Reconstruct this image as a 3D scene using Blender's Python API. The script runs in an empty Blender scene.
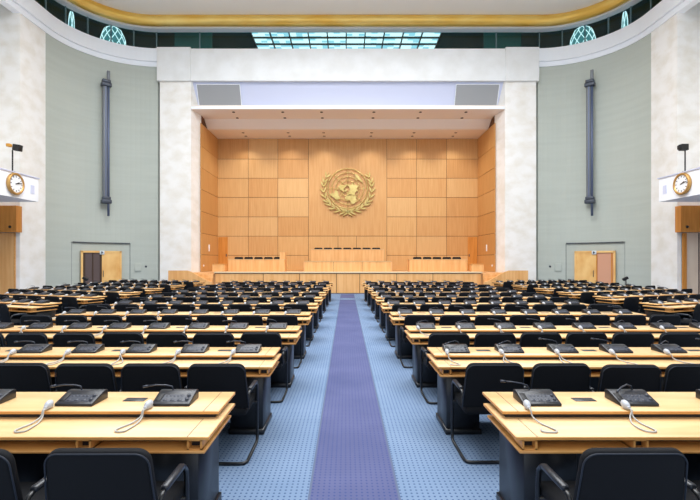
import bpy, bmesh, math, random
from mathutils import Vector, Matrix
rnd = random.Random(7)
PI = math.pi
scn = bpy.context.scene
COL = scn.collection

# ------------------------------------------------------------------ materials
def srgb(r, g, b):
    f = lambda c: (c/255/12.92) if c/255 <= .04045 else ((c/255+.055)/1.055)**2.4
    return (f(r), f(g), f(b), 1)

def base(name):
    m = bpy.data.materials.new(name); m.use_nodes = True
    nt = m.node_tree; b = nt.nodes['Principled BSDF']
    return m, nt, b

def plain(name, col, rough=.5, metal=0, spec=.5, bump=0, bscale=200):
    m, nt, b = base(name)
    b.inputs['Base Color'].default_value = col
    b.inputs['Roughness'].default_value = rough
    b.inputs['Metallic'].default_value = metal
    b.inputs['Specular IOR Level'].default_value = spec
    tc = nt.nodes.new('ShaderNodeTexCoord')
    n = nt.nodes.new('ShaderNodeTexNoise'); n.inputs['Scale'].default_value = bscale
    nt.links.new(tc.outputs['Object'], n.inputs['Vector'])
    # slight procedural roughness variation
    mr = nt.nodes.new('ShaderNodeMapRange')
    mr.inputs['To Min'].default_value = max(0, rough-.05); mr.inputs['To Max'].default_value = min(1, rough+.05)
    nt.links.new(n.outputs['Fac'], mr.inputs['Value']); nt.links.new(mr.outputs['Result'], b.inputs['Roughness'])
    if bump:
        bp = nt.nodes.new('ShaderNodeBump'); bp.inputs['Strength'].default_value = bump
        bp.inputs['Distance'].default_value = .002
        nt.links.new(n.outputs['Fac'], bp.inputs['Height']); nt.links.new(bp.outputs['Normal'], b.inputs['Normal'])
    return m

def mottled(name, c1, c2, scale=(1, 1, 1), rough=.5, detail=5, spec=.5, lo=.35, hi=.65, dist=0.0):
    m, nt, b = base(name)
    tc = nt.nodes.new('ShaderNodeTexCoord'); mp = nt.nodes.new('ShaderNodeMapping')
    mp.inputs['Scale'].default_value = scale
    n = nt.nodes.new('ShaderNodeTexNoise'); n.inputs['Scale'].default_value = 1
    n.inputs['Detail'].default_value = detail; n.inputs['Distortion'].default_value = dist
    r = nt.nodes.new('ShaderNodeValToRGB')
    r.color_ramp.elements[0].position = lo; r.color_ramp.elements[1].position = hi
    r.color_ramp.elements[0].color = c1; r.color_ramp.elements[1].color = c2
    nt.links.new(tc.outputs['Object'], mp.inputs['Vector']); nt.links.new(mp.outputs['Vector'], n.inputs['Vector'])
    nt.links.new(n.outputs['Fac'], r.inputs['Fac']); nt.links.new(r.outputs['Color'], b.inputs['Base Color'])
    b.inputs['Roughness'].default_value = rough; b.inputs['Specular IOR Level'].default_value = spec
    return m

def carpet(name, colA, colB, dot, step, rad, amount):
    m, nt, b = base(name)
    L = nt.links.new
    geo = nt.nodes.new('ShaderNodeNewGeometry'); sep = nt.nodes.new('ShaderNodeSeparateXYZ')
    L(geo.outputs['Position'], sep.inputs[0])
    def M(op, a, bb=None):
        n = nt.nodes.new('ShaderNodeMath'); n.operation = op
        for i, v in enumerate((a, bb)):
            if v is None: continue
            if isinstance(v, (int, float)): n.inputs[i].default_value = v
            else: L(v, n.inputs[i])
        return n.outputs[0]
    u = M('DIVIDE', sep.outputs['X'], step); v = M('DIVIDE', sep.outputs['Y'], step*1.1)
    du = M('SUBTRACT', M('FRACT', M('ADD', u, 4000)), .5); dv = M('SUBTRACT', M('FRACT', M('ADD', v, 4000)), .5)
    d = M('SQRT', M('ADD', M('MULTIPLY', du, du), M('MULTIPLY', dv, dv)))
    fac = M('MULTIPLY', M('LESS_THAN', d, rad), amount)
    n = nt.nodes.new('ShaderNodeTexNoise'); n.inputs['Scale'].default_value = 1.3; n.inputs['Detail'].default_value = 6
    L(geo.outputs['Position'], n.inputs['Vector'])
    r = nt.nodes.new('ShaderNodeValToRGB'); r.color_ramp.elements[0].position = .3; r.color_ramp.elements[1].position = .7
    r.color_ramp.elements[0].color = colA; r.color_ramp.elements[1].color = colB
    L(n.outputs['Fac'], r.inputs['Fac'])
    mx = nt.nodes.new('ShaderNodeMixRGB'); L(fac, mx.inputs['Fac']); L(r.outputs['Color'], mx.inputs['Color1'])
    mx.inputs['Color2'].default_value = dot
    L(mx.outputs['Color'], b.inputs['Base Color'])
    b.inputs['Roughness'].default_value = .95; b.inputs['Specular IOR Level'].default_value = .1
    return m

def emis(name, col, s):
    m, nt, b = base(name)
    b.inputs['Base Color'].default_value = (0, 0, 0, 1)
    b.inputs['Emission Color'].default_value = col; b.inputs['Emission Strength'].default_value = s
    return m

def glass(name, tint, refl):
    m = bpy.data.materials.new(name); m.use_nodes = True; nt = m.node_tree
    for n in list(nt.nodes): nt.nodes.remove(n)
    o = nt.nodes.new('ShaderNodeOutputMaterial'); mx = nt.nodes.new('ShaderNodeMixShader')
    t = nt.nodes.new('ShaderNodeBsdfTransparent'); g = nt.nodes.new('ShaderNodeBsdfGlossy')
    t.inputs['Color'].default_value = tint; g.inputs['Roughness'].default_value = .02
    g.inputs['Color'].default_value = (.8, 1, 1, 1)
    mx.inputs['Fac'].default_value = refl
    nt.links.new(t.outputs[0], mx.inputs[1]); nt.links.new(g.outputs[0], mx.inputs[2]); nt.links.new(mx.outputs[0], o.inputs[0])
    return m

MAT = {}
MAT['carpet'] = carpet('blue_carpet', srgb(108, 129, 157), srgb(120, 140, 167), srgb(44, 68, 108), .042, .2, .8)
MAT['runner'] = carpet('violet_carpet', srgb(83, 88, 124), srgb(94, 98, 134), srgb(52, 68, 120), .042, .19, .75)
MAT['runner_edge'] = plain('runner_edge', srgb(84, 96, 122), .9)
MAT['maple'] = mottled('maple', srgb(208, 168, 115), srgb(222, 187, 137), (1.2, 9, 9), .38, 4)
MAT['maple_edge'] = mottled('maple_edge', srgb(206, 142, 74), srgb(224, 164, 92), (2, 12, 12), .4, 4)
MAT['dark_line'] = plain('dark_line', srgb(70, 48, 30), .6)
MAT['black_void'] = plain('black_laminate', srgb(22, 22, 26), .5)
MAT['pedestal'] = mottled('blue_black_laminate', srgb(19, 21, 25), srgb(28, 30, 36), (6, 6, 2), .35, 3)
MAT['fabric'] = plain('black_fabric', srgb(11, 13, 18), .8, spec=.25, bump=.3, bscale=500)
MAT['piping'] = plain('navy_piping', srgb(24, 31, 44), .6)
MAT['tube'] = plain('black_tube', srgb(16, 18, 22), .3)
MAT['arm'] = plain('black_arm_plastic', srgb(34, 37, 44), .3)
MAT['console'] = plain('charcoal_plastic', srgb(24, 26, 34), .36, spec=.5)
MAT['button'] = plain('button_grey', srgb(48, 52, 64), .4)
MAT['grille_dark'] = plain('console_grille', srgb(12, 12, 16), .6)
MAT['mic'] = plain('mic_black', srgb(34, 42, 58), .35)
MAT['earpiece'] = plain('earpiece_grey', srgb(182, 186, 194), .4)
MAT['cable'] = plain('cable_grey', srgb(178, 176, 172), .5)
MAT['plate'] = plain('plate_graphite', srgb(58, 58, 62), .4, .3)
MAT['travertine'] = mottled('travertine', srgb(232, 227, 218), srgb(245, 243, 240), (1.6, 1.6, 2.2), .5, 10, lo=.3, hi=.6, dist=.15)
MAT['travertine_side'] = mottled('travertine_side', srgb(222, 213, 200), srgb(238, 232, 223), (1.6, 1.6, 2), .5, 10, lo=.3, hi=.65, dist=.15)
MAT['lintel'] = mottled('lintel_stone', srgb(228, 229, 228), srgb(237, 239, 240), (1.2, 1.2, 1.2), .5, 5)
MAT['greywall'] = mottled('grey_green_fabric', srgb(184, 190, 182), srgb(188, 194, 186), (.3, .3, 5), .85, 3, spec=.2)
MAT['white'] = plain('white_plaster', srgb(245, 249, 255), .6)
MAT['lavender'] = plain('pale_lavender_panel', srgb(208, 214, 238), .6)
MAT['ceiling'] = plain('ceiling_plaster', srgb(246, 242, 234), .8)
MAT['stage_ceiling'] = plain('stage_ceiling_plaster', srgb(238, 228, 220), .8)
MAT['gold'] = mottled('gilded_metal', srgb(244, 196, 90), srgb(255, 224, 136), (.5, .5, 2), .38, 3)
MAT['gold'].node_tree.nodes['Principled BSDF'].inputs['Metallic'].default_value = .5
MAT['emblem'] = mottled('emblem_gilding', srgb(188, 164, 96), srgb(208, 188, 120), (3, 3, 3), .35, 2)
MAT['emblem'].node_tree.nodes['Principled BSDF'].inputs['Metallic'].default_value = .45
WOODS = [((203, 149, 88), (212, 162, 102)), ((207, 156, 95), (216, 168, 108)), ((199, 144, 82), (208, 155, 94)), ((210, 161, 101), (218, 172, 114))]
for i, (a, b) in enumerate(WOODS):
    MAT['wood%d' % i] = mottled('wall_veneer_%d' % i, srgb(*a), srgb(*b), (14, 14, .7), .45, 4)
MAT['wood_gap'] = plain('veneer_gap', srgb(96, 56, 24), .7)
MAT['wood_light'] = mottled('podium_veneer', srgb(226, 164, 98), srgb(238, 184, 122), (9, 9, .7), .42, 4)
MAT['wood_door'] = mottled('door_veneer', srgb(230, 172, 98), srgb(246, 202, 132), (2, 2, 1.2), .42, 4)
MAT['wood_orange'] = mottled('orange_veneer', srgb(196, 124, 46), srgb(212, 142, 62), (9, 9, .8), .42, 4)
MAT['stage_floor'] = mottled('stage_parquet', srgb(222, 168, 112), srgb(234, 186, 132), (8, 1, 1), .4, 4)
MAT['ledge'] = plain('pale_ledge', srgb(222, 204, 170), .5)
MAT['grille'] = plain('loudspeaker_mesh', srgb(158, 160, 163), .7, bump=.6, bscale=60)
MAT['steel'] = plain('grey_enamel', srgb(112, 117, 124), .45, .1)
MAT['steel_dark'] = plain('dark_steel', srgb(66, 72, 84), .4, .3)
MAT['steel_blue'] = plain('blue_steel', srgb(92, 104, 132), .4, .2)
MAT['teal_dark'] = plain('gallery_wall_teal', srgb(40, 96, 100), .6)
MAT['teal_mid'] = plain('gallery_panel_teal', srgb(36, 118, 112), .5)
MAT['gal_frame'] = plain('gallery_steel', srgb(18, 34, 42), .5)
MAT['mullion'] = plain('mullion_steel', srgb(120, 150, 158), .4, .3)
MAT['glass'] = glass('tinted_gallery_glass', (.62, .85, .86, 1), .05)
MAT['sky_teal'] = emis('daylit_gallery_glazing', (.4, .74, .86, 1), 1.2)  # glowing panes standing in for the mirrored skylight
MAT['sky_teal2'] = emis('daylit_gallery_glazing_pale', (.8, .96, 1, 1), 1.5)
MAT['lamp_glass'] = emis('lattice_lamp_glass', (.1, .42, .46, 1), .5)  # glow of the domes that imitate lattice reflections
MAT['lamp_white'] = emis('lattice_lamp_glow', (.8, .97, 1, 1), 1.3)
MAT['skylight'] = emis('daylit_skylight_glazing', (.96, .98, 1, 1), 8.6)
MAT['downlight'] = plain('downlight_black', srgb(30, 22, 18), .5)
MAT['dial'] = plain('clock_dial', srgb(246, 248, 250), .5)
MAT['brass'] = plain('brass_rim', srgb(196, 152, 88), .35, .5)
MAT['black'] = plain('matt_black', srgb(18, 18, 20), .5)
MAT['amber'] = plain('amber_lens', srgb(206, 146, 50), .4)
MAT['corridor'] = mottled('corridor_plaster', srgb(222, 198, 176), srgb(232, 210, 188), (1, 1, 1), .8)
MAT['corridor_pink'] = plain('corridor_salmon', srgb(214, 158, 128), .8)
MAT['dark_door'] = plain('dark_doorway_leaf', srgb(92, 76, 74), .6)
MAT['sign'] = plain('sign_plate', srgb(210, 218, 222), .5)

# ------------------------------------------------------------------ mesh builder
class MB:
    def __init__(s): s.bm = bmesh.new(); s.mat = 0
    def _paint(s, faces, smooth=False):
        for f in faces: f.material_index = s.mat; f.smooth = smooth
    def box(s, x0, x1, y0, y1, z0, z1, bevel=0, seg=2, M=None):
        b = bmesh.new(); bmesh.ops.create_cube(b, size=1)
        for v in b.verts:
            v.co = Vector(((x0+x1)/2+v.co.x*(x1-x0), (y0+y1)/2+v.co.y*(y1-y0), (z0+z1)/2+v.co.z*(z1-z0)))
        if bevel: bmesh.ops.bevel(b, geom=b.edges[:], offset=bevel, segments=seg, affect='EDGES', profile=.5)
        s.merge(b, M, bool(bevel)); return s
    def merge(s, b, M=None, smooth=False):
        if M is not None: bmesh.ops.transform(b, matrix=M, verts=b.verts)
        mp = {v: s.bm.verts.new(v.co) for v in b.verts}
        for f in b.faces:
            try: nf = s.bm.faces.new([mp[v] for v in f.verts])
            except ValueError: continue
            nf.material_index = s.mat; nf.smooth = smooth
        b.free()
    def prism(s, pts, axis, a, b, bevel=0, seg=2, M=None):
        """polygon pts in the plane normal to axis, extruded a..b."""
        def P(u, v, w): return {'x': (w, u, v), 'y': (u, w, v), 'z': (u, v, w)}[axis]
        t = bmesh.new(); A = [t.verts.new(P(u, v, a)) for u, v in pts]; B = [t.verts.new(P(u, v, b)) for u, v in pts]
        n = len(pts); t.faces.new(A); t.faces.new(B[::-1])
        for i in range(n): t.faces.new((A[i], B[i], B[(i+1) % n], A[(i+1) % n]))
        bmesh.ops.recalc_face_normals(t, faces=t.faces)
        if bevel: bmesh.ops.bevel(t, geom=t.edges[:], offset=bevel, segments=seg, affect='EDGES', profile=.5)
        s.merge(t, M, bool(bevel)); return s
    def tube(s, pts, r, n=8, closed=False, flat=1.0):
        pts = [Vector(p) for p in pts]; N = len(pts); rings = []; up = None
        for i, p in enumerate(pts):
            if closed: d = pts[(i+1) % N]-pts[i-1]
            else: d = pts[min(i+1, N-1)]-pts[max(i-1, 0)]
            d.normalize()
            if up is None: up = Vector((0, 0, 1)) if abs(d.z) < .9 else Vector((0, 1, 0))
            u = d.cross(up)
            if u.length < 1e-4: u = d.cross(Vector((1, 0, 0)))
            u.normalize(); w = u.cross(d).normalized(); up = w
            rr = r(i/(N-1)) if callable(r) else r
            rings.append([s.bm.verts.new(p+u*rr*math.cos(2*PI*k/n)+w*rr*flat*math.sin(2*PI*k/n)) for k in range(n)])
        fs = []
        for i in range(N if closed else N-1):
            A, B = rings[i], rings[(i+1) % N]
            for k in range(n): fs.append(s.bm.faces.new((A[k], A[(k+1) % n], B[(k+1) % n], B[k])))
        if not closed: fs += [s.bm.faces.new(rings[0][::-1]), s.bm.faces.new(rings[-1])]
        s._paint(fs, True); return s
    def lathe(s, prof, n=20, M=None):
        t = bmesh.new(); rings = []
        for r, z in prof:
            rings.append([t.verts.new((r*math.cos(2*PI*k/n), r*math.sin(2*PI*k/n), z)) for k in range(n)] if r > 1e-6 else [t.verts.new((0, 0, z))])
        for A, B in zip(rings, rings[1:]):
            for k in range(n):
                q = [A[k % len(A)], A[(k+1) % len(A)], B[(k+1) % len(B)], B[k % len(B)]]
                q = list(dict.fromkeys(q))
                if len(q) > 2: t.faces.new(q)
        bmesh.ops.recalc_face_normals(t, faces=t.faces)
        s.merge(t, M, True); return s
    def ball(s, c, rx, ry, rz, n=12, M=None):
        T = Matrix.Translation(c) @ Matrix.Diagonal((rx, ry, rz, 1)) if M is None else Matrix.Translation(c) @ M @ Matrix.Diagonal((rx, ry, rz, 1))
        t = bmesh.new(); bmesh.ops.create_uvsphere(t, u_segments=n, v_segments=n//2+2, radius=1)
        s.merge(t, T, True); return s
    def sheet(s, rows):
        """quad sheet through rows of points."""
        V = [[s.bm.verts.new(p) for p in r] for r in rows]; fs = []
        for A, B in zip(V, V[1:]):
            for k in range(len(A)-1): fs.append(s.bm.faces.new((A[k], A[k+1], B[k+1], B[k])))
        s._paint(fs); return s
    def mesh(s, name, mats):
        me = bpy.data.meshes.new(name); s.bm.normal_update()
        bmesh.ops.recalc_face_normals(s.bm, faces=s.bm.faces)
        s.bm.to_mesh(me); s.bm.free()
        for m in ([mats] if isinstance(mats, str) else mats): me.materials.append(MAT[m])
        return me
    def build(s, name, mats, parent=None):
        return link(name, s.mesh(name, mats), parent)

def link(name, data, parent=None):
    o = bpy.data.objects.new(name, data); COL.objects.link(o)
    if parent: o.parent = parent
    return o
def struct(o): o['kind'] = 'structure'; return o
def tag(o, label, cat, group=None):
    o['label'] = label; o['category'] = cat
    if group: o['group'] = group
    return o
def thing(name, label, cat, loc=(0, 0, 0), rz=0, group=None):
    o = link(name, None); o.location = loc; o.rotation_euler = (0, 0, rz); o.empty_display_size = .1
    return tag(o, label, cat, group)
def clone(root, loc, rz, label, group):
    r = root.copy(); COL.objects.link(r); r.location = loc; r.rotation_euler = (0, 0, rz)
    r['label'] = label; r['group'] = group
    for ch in KIDS.get(root.name, []):
        c = ch.copy(); COL.objects.link(c); c.parent = r
        for g in KIDS.get(ch.name, []):
            d = g.copy(); COL.objects.link(d); d.parent = c
    return r
KIDS = {}
def remember(root):
    def kids(o): return [x for x in bpy.data.objects if x.parent == o]
    KIDS[root.name] = kids(root)
    for k in KIDS[root.name]: KIDS[k.name] = kids(k)

# ------------------------------------------------------------------ dimensions
SX, SB = 8.36, 28.6            # half width of the stage, depth of its back wall
CX, CY, R = 10.5, 20.9, 3.72   # rounded hall corners
WX = CX+R                      # side walls
WY = CY+R                      # front wall
NEAR = -4.0
def ring_path(off, near=NEAR, n=18, side=None):
    """plan of the hall wall line moved inwards by off; left-to-right round the front."""
    r = R-off; L = []
    left = [(-CX-r, near)]+[(-CX-r*math.cos(a), CY+r*math.sin(a)) for a in [PI/2*i/n for i in range(n+1)]]
    right = [(-x, y) for x, y in reversed(left)]
    return left if side == 'left' else right if side == 'right' else left+right
def sweep_band(mb, path_a, path_b, z0, z1):
    """solid band between plan curves a and b."""
    rows = [[(x, y, z0) for x, y in path_a], [(x, y, z1) for x, y in path_a], [(x, y, z1) for x, y in path_b], [(x, y, z0) for x, y in path_b], [(x, y, z0) for x, y in path_a]]
    mb.sheet(rows)
    return mb

# ------------------------------------------------------------------ the room
struct(MB().box(-17, 17, NEAR, 25.2, -.2, 0).build('floor', 'carpet'))
rn = thing('carpet_runner', 'violet dotted carpet runner down the centre aisle', 'carpet', (0, 0, 0))
MB().box(-.37, .29, NEAR+.2, 19.9, .0005, .006).box(-.37, .29, 20.75, 23.1, .0005, .006).build('pile', 'runner', rn)
for s in (-1, 1):
    MB().box(-.04+s*.338-.008, -.04+s*.338+.008, NEAR+.2, 23.1, .0005, .007).build('edge_strip', 'runner_edge', rn)

def side_sign(s): return 'left' if s < 0 else 'right'
def mir(s, pts): return [(s*x, y) for x, y in pts]
WZ = 12.62
for s in (-1, 1):
    nm = side_sign(s)
    # side pilaster with its return, then the recessed side wall
    m = MB(); m.prism(mir(s, [(WX, CY), (WX, 19.25), (17, 19.25), (17, CY)]), 'z', 0, 13.3)
    m.mat = 1; m.box(min(s*16.6, s*17), max(s*16.6, s*17), NEAR, 19.25, 0, 13.3)
    struct(m.build('wall_'+nm, ['travertine', 'travertine_side']))
    # curved grey wall
    a = ring_path(0, CY, 24, 'left'); b = ring_path(-.25, CY, 24, 'left')
    a, b = mir(-s, a), mir(-s, b)
    g = MB(); sweep_band(g, a, b, 0, 12.9); struct(g.build('wall_curved_'+nm, 'greywall'))
    # cornice: white band with a shadow lip
    a, b = mir(-s, ring_path(.16, NEAR, 24, 'left')), mir(-s, ring_path(-.3, NEAR, 24, 'left'))
    c = MB(); sweep_band(c, a, b, 12.72, 13.42)
    a2 = mir(-s, ring_path(.05, NEAR, 24, 'left')); sweep_band(c, a2, b, 12.46, 12.72)
    struct(c.build('trim_1' if s < 0 else 'trim_2', 'white'))

# pillars and lintel of the stage opening
for s in (-1, 1):
    p = MB().prism(mir(s, [(10.36, 24.5), (8.64, 24.5), (8.37, 25.4), (10.6, 25.4)]), 'z', 0, 11.68)
    struct(p.build('trim_3' if s < 0 else 'trim_4', 'travertine'))
l = MB().box(-10.45, 10.45, 24.42, 25.0, 11.62, 13.38)
for s in (-1, 1): l.box(min(s*10.47, s*8.64), max(s*10.47, s*8.64), 24.36, 25.0, 11.6, 13.44)
struct(l.build('trim_5', 'lintel'))
# sloped loudspeaker panel under the lintel
f = MB().prism([(24.62, 11.64), (24.72, 11.64), (25.27, 10.4), (25.17, 10.4)], 'x', -8.66, 8.66)
struct(f.build('trim_6', 'lavender'))
lip = MB().box(-8.62, 8.62, 24.46, 25.2, 10.08, 10.22); struct(lip.build('trim_7', 'white'))
for s in (-1, 1):
    # grilles lie in the sloped panel
    dz = Vector((0, .55, -1.24)).normalized(); o = Vector((0, 24.66, 11.56))
    def pt(x, t): q = o+dz*t; return (x, q.y-.05, q.z-.02)
    t = thing('loudspeaker_grille', 'grey mesh loudspeaker panel at the %s end of the white band above the stage' % side_sign(s), 'loudspeaker', (s*7.35, 24.7, 11), 0, 'loudspeaker panels over the stage')
    q = [(6.0, .06), (8.42, .06), (8.4, 1.2), (6.0, 1.2)]
    def gm(mb, x0, x1, t0, t1, lift):
        n = Vector((0, -1.24, -.55)).normalized()
        P = [Vector(pt(s*x, tt))+n*l_ for l_ in (0, lift) for x, tt in ((x0, t0), (x1, t0), (x1, t1), (x0, t1))]
        b_ = bmesh.new(); V = [b_.verts.new(v-Vector((s*7.35, 24.7, 11))) for v in P]
        for i in ((0, 1, 2, 3), (7, 6, 5, 4), (0, 4, 5, 1), (1, 5, 6, 2), (2, 6, 7, 3), (3, 7, 4, 0)): b_.faces.new([V[k] for k in i])
        mb.merge(b_)
    g = MB(); gm(g, 6.0, 8.36, .06, 1.17, .03); g.build('mesh_panel', 'grille', t)
    g = MB()
    gm(g, 5.97, 8.39, .03, .06, .045); gm(g, 5.97, 8.39, 1.17, 1.2, .045); gm(g, 5.97, 6.0, .03, 1.2, .045); gm(g, 8.36, 8.39, .03, 1.2, .045)
    g.build('frame', 'white', t)

# ------------------------------------------------------------------ stage shell
def panel_grid(mb, xs, zs, place, seed, wide=None):
    r = random.Random(seed); g = .012
    for i in range(len(xs)-1):
        for j in range(len(zs)-1):
            if wide and wide(i, j): continue
            mb.mat = r.choice([0, 1, 1, 2, 3]); place(mb, xs[i]+g, xs[i+1]-g, zs[j]+g, zs[j+1]-g)
zs = [1.1, 2.08, 3.31, 4.55, 5.80, 7.03, 8.26, 9.56]
px = lambda x: (x-346.2)*SB/445-.1
xs = [-SX, px(248.4), px(277.9), px(308.5), px(386.8), px(416.6), px(446.5), SX]
wb = MB(); wb.mat = 4; wb.box(-SX-.2, SX+.2, SB, SB+.2, 1.0, 10.2)
pl = lambda mb, a, b, c, d: mb.box(a, b, SB-.03, SB, c, d)
panel_grid(wb, xs, zs, pl, 3, lambda i, j: i == 3)
wb.mat = 0; pl(wb, xs[3]+.012, xs[4]-.012, 3.33, 9.55); wb.mat = 1
for a, b in ((xs[3], px(338)), (px(338), px(356.5)), (px(356.5), xs[4])): pl(wb, a+.012, b-.012, 1.1, 3.3)
struct(wb.build('wall_stage_back', ['wood0', 'wood1', 'wood2', 'wood3', 'wood_gap']))
for s in (-1, 1):
    w = MB(); w.mat = 4; w.box(min(s*SX, s*(SX+.25)), max(s*SX, s*(SX+.25)), 25.4, SB, 1.0, 10.2)
    panel_grid(w, [25.2, SB-.03], zs, lambda mb, a, b, c, d: mb.box(min(s*SX, s*(SX-.03)), max(s*SX, s*(SX-.03)), a, b, c, d), 5+s)
    struct(w.build('wall_stage_'+side_sign(s), ['wood2', 'wood0', 'wood2', 'wood0', 'wood_gap']))
c = MB().prism([(24.5, 10.08), (25.9, 9.99), (26.5, 9.56), (SB+.1, 9.56), (SB+.1, 9.8), (26.5, 9.8), (25.9, 10.3), (24.5, 10.3)], 'x', -SX-.26, SX+.26)
struct(c.build('ceiling_stage', 'stage_ceiling'))
dl_x = [-6.4, -3.65, -1.48, 1.45, 4.05, 6.6]
k = 0
for row, (ya, za) in enumerate(((24.9, 10.05), (25.75, 9.995), (27.2, 9.56), (27.95, 9.56))):
    for i, x in enumerate(dl_x):
        t = thing('downlight', 'small round black recessed downlight, %s from left in %s row of the stage ceiling' % (['first', 'second', 'third', 'fourth', 'fifth', 'sixth'][i], ['frontmost', 'second', 'third', 'rearmost'][row]), 'downlight', (x, ya, za), 0, 'downlights in the stage ceiling')
        MB().lathe([(0, .01), (.085, .01), (.085, -.012), (.06, -.012), (.05, 0), (0, 0)], 14).build('bezel', 'downlight', t)
        if row in (0, 2):
            pass
# stage platform
fr = 23.6
sp = MB().box(-SX-.2, SX+.2, fr+.1, SB+.1, .0, 1.1); struct(sp.build('floor_stage', 'stage_floor'))
ap = MB(); ap.mat = 1; ap.box(-7.05, 7.05, fr+.02, fr+.1, 0, 1.09)
ax = [-7.05, -4.5, -2.58, -.62, .62, 2.58, 4.5, 7.05]; ap.mat = 0
for a, b in zip(ax, ax[1:]): ap.box(a+.015, b-.015, fr-.01, fr+.02, .03, 1.05)
ap.mat = 2; ap.box(-7.1, 7.1, fr-.06, fr+.5, 1.09, 1.15); ap.mat = 0
struct(ap.build('wall_apron', ['wood_light', 'wood_gap', 'ledge']))
for s in (-1, 1):
    # steps up at the side of the stage and the sweeping low side wall
    st = MB()
    for i in range(6): st.box(min(s*7.12, s*8.3), max(s*7.12, s*8.3), fr-.1-.28*(5-i)*.5, fr+.1, i*.17, (i+1)*.17)
    struct(st.build('stairs_stage_'+side_sign(s), 'wood_light'))
    pr = [(9.2, 0), (9.2, 1.24), (8.25, 1.24)]
    for i in range(1, 11):
        t_ = i/10; pr.append((8.25-1.3*t_, 1.24-.6*(t_*.5+.5*(3*t_*t_-2*t_**3))))
    pr.append((6.95, 0))
    wv = MB().prism(mir(s, pr), 'y', 22.75, 22.9); struct(wv.build('wall_wing_'+side_sign(s), 'wood_light'))
    d = MB().box(min(s*7.7, s*8.3), max(s*7.7, s*8.3), SB-.07, SB-.035, 1.12, 3.25)
    d = d.build('door_3' if s < 0 else 'door_4', 'wood_orange'); struct(d)
    MB().box(s*7.78-.02, s*7.78+.02, SB-.12, SB-.07, 2.0, 2.16).build('door_handle', 'steel_dark', d)
    t = thing('wall_light', 'small white upright fitting on the %s side wall of the stage' % side_sign(s), 'wall light', (s*(SX-.03), 26.7, 2.5), 0, 'upright fittings on the stage side walls')
    m = MB().box(-.03, .03, -.07, .07, -.2, .2, .015); m.build('shade', 'white', t)
    t = thing('socket_plate', 'small white round socket low on the %s side wall of the stage' % side_sign(s), 'socket', (s*(SX-.03), 25.7, 1.45), 0, 'sockets low on the stage side walls')
    MB().lathe([(0, .02), (.06, .02), (.07, 0), (0, 0)], 14, Matrix.Rotation(-s*PI/2, 4, 'Y')).build('plate', 'white', t)

# ------------------------------------------------------------------ podium desks
def bench(name, label, x0, x1, y0, z0, z1, depth, joints, post=None):
    cx = (x0+x1)/2
    t = thing(name, label, 'desk', (cx, y0, z0))
    f_ = MB(); w = (x1-x0)/(joints); 
    for i in range(joints): f_.box(x0-cx+i*w+.008, x0-cx+(i+1)*w-.008, 0, .05, 0, z1-z0-.03)
    f_.mat = 1; f_.box(x0-cx+.01, x1-cx-.01, .01, .06, 0, z1-z0-.04)
    f_.build('front_panel', ['wood_light', 'wood_gap'], t)
    MB().box(x0-cx-.02, x1-cx+.02, -.02, depth, z1-z0-.03, z1-z0).build('top', 'maple', t)
    for s in (-1, 1): MB().box((x0 if s < 0 else x1-.04)-cx, (x0+.04 if s < 0 else x1)-cx, .06, depth, 0, z1-z0-.03).build('side_panel', 'wood_light', t)
    if post: MB().box(post[0]-cx, post[1]-cx, .05, depth*.7, z1-z0, post[2]-z0).build('end_screen', 'wood_light', t)
    return t
bench('rostrum_desk', 'low light wood speaker desk in front of the high central desk', -2.36, 2.33, 24.12, 1.15, 1.72, .6, 3)
bench('presidium_desk', 'tall light wood central desk beneath the gold emblem', -2.12, 2.05, 25.5, 1.1, 2.40, .6, 1)
bench('side_desk', 'light wood panel desk on the left half of the stage', -6.65, -3.48, 24.7, 1.1, 1.83, .6, 1, (-3.8, -3.48, 2.22))
bench('side_desk', 'light wood panel desk on the right half of the stage', 3.4, 6.62, 24.7, 1.1, 1.83, .6, 1)
struct(MB().box(-2.6, 2.6, 26.12, 28.3, 1.1, 1.67).build('floor_dais', 'stage_floor'))
for s in (-1, 1):
    t = thing('step_box', 'small light wood block beside the %s stage desk near the side wall' % side_sign(s), 'block', (s*7.05, 24.2, 1.15), 0, 'wood blocks on the stage edge')
    MB().box(-.33, .33, 0, .5, 0, .38).build('body', 'wood_light', t); MB().box(-.35, .35, -.02, .52, .38, .42).build('top', 'maple_edge', t)

# ------------------------------------------------------------------ emblem on the back wall
em = thing('wall_emblem', 'gold world map emblem ringed by olive branches on the stage back wall', 'emblem', ((347.7-346.2)*SB/445-.1, SB-.04, 6.35))
RG = 1.27
def proj(lat, lon):
    r = RG*(90-lat)/150; a = math.radians(lon); return (r*math.sin(a), -r*math.cos(a))
def arc(rad, a0=0, a1=2*PI, n=64, y=-.11): return [(rad*math.cos(a0+(a1-a0)*i/n), y, rad*math.sin(a0+(a1-a0)*i/n)) for i in range(n)]
for i in range(1, 6):
    MB().tube(arc(RG*i/5), .03 if i == 5 else .021, 6, True).build('globe_ring', 'emblem', em)
for i in range(4):
    a = PI/4*i
    for sg in (-1, 1):
        MB().tube([(sg*RG*.2*math.cos(a), -.11, sg*RG*.2*math.sin(a)), (sg*RG*.98*math.cos(a), -.11, sg*RG*.98*math.sin(a))], .016, 6).build('meridian', 'emblem', em)
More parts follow.
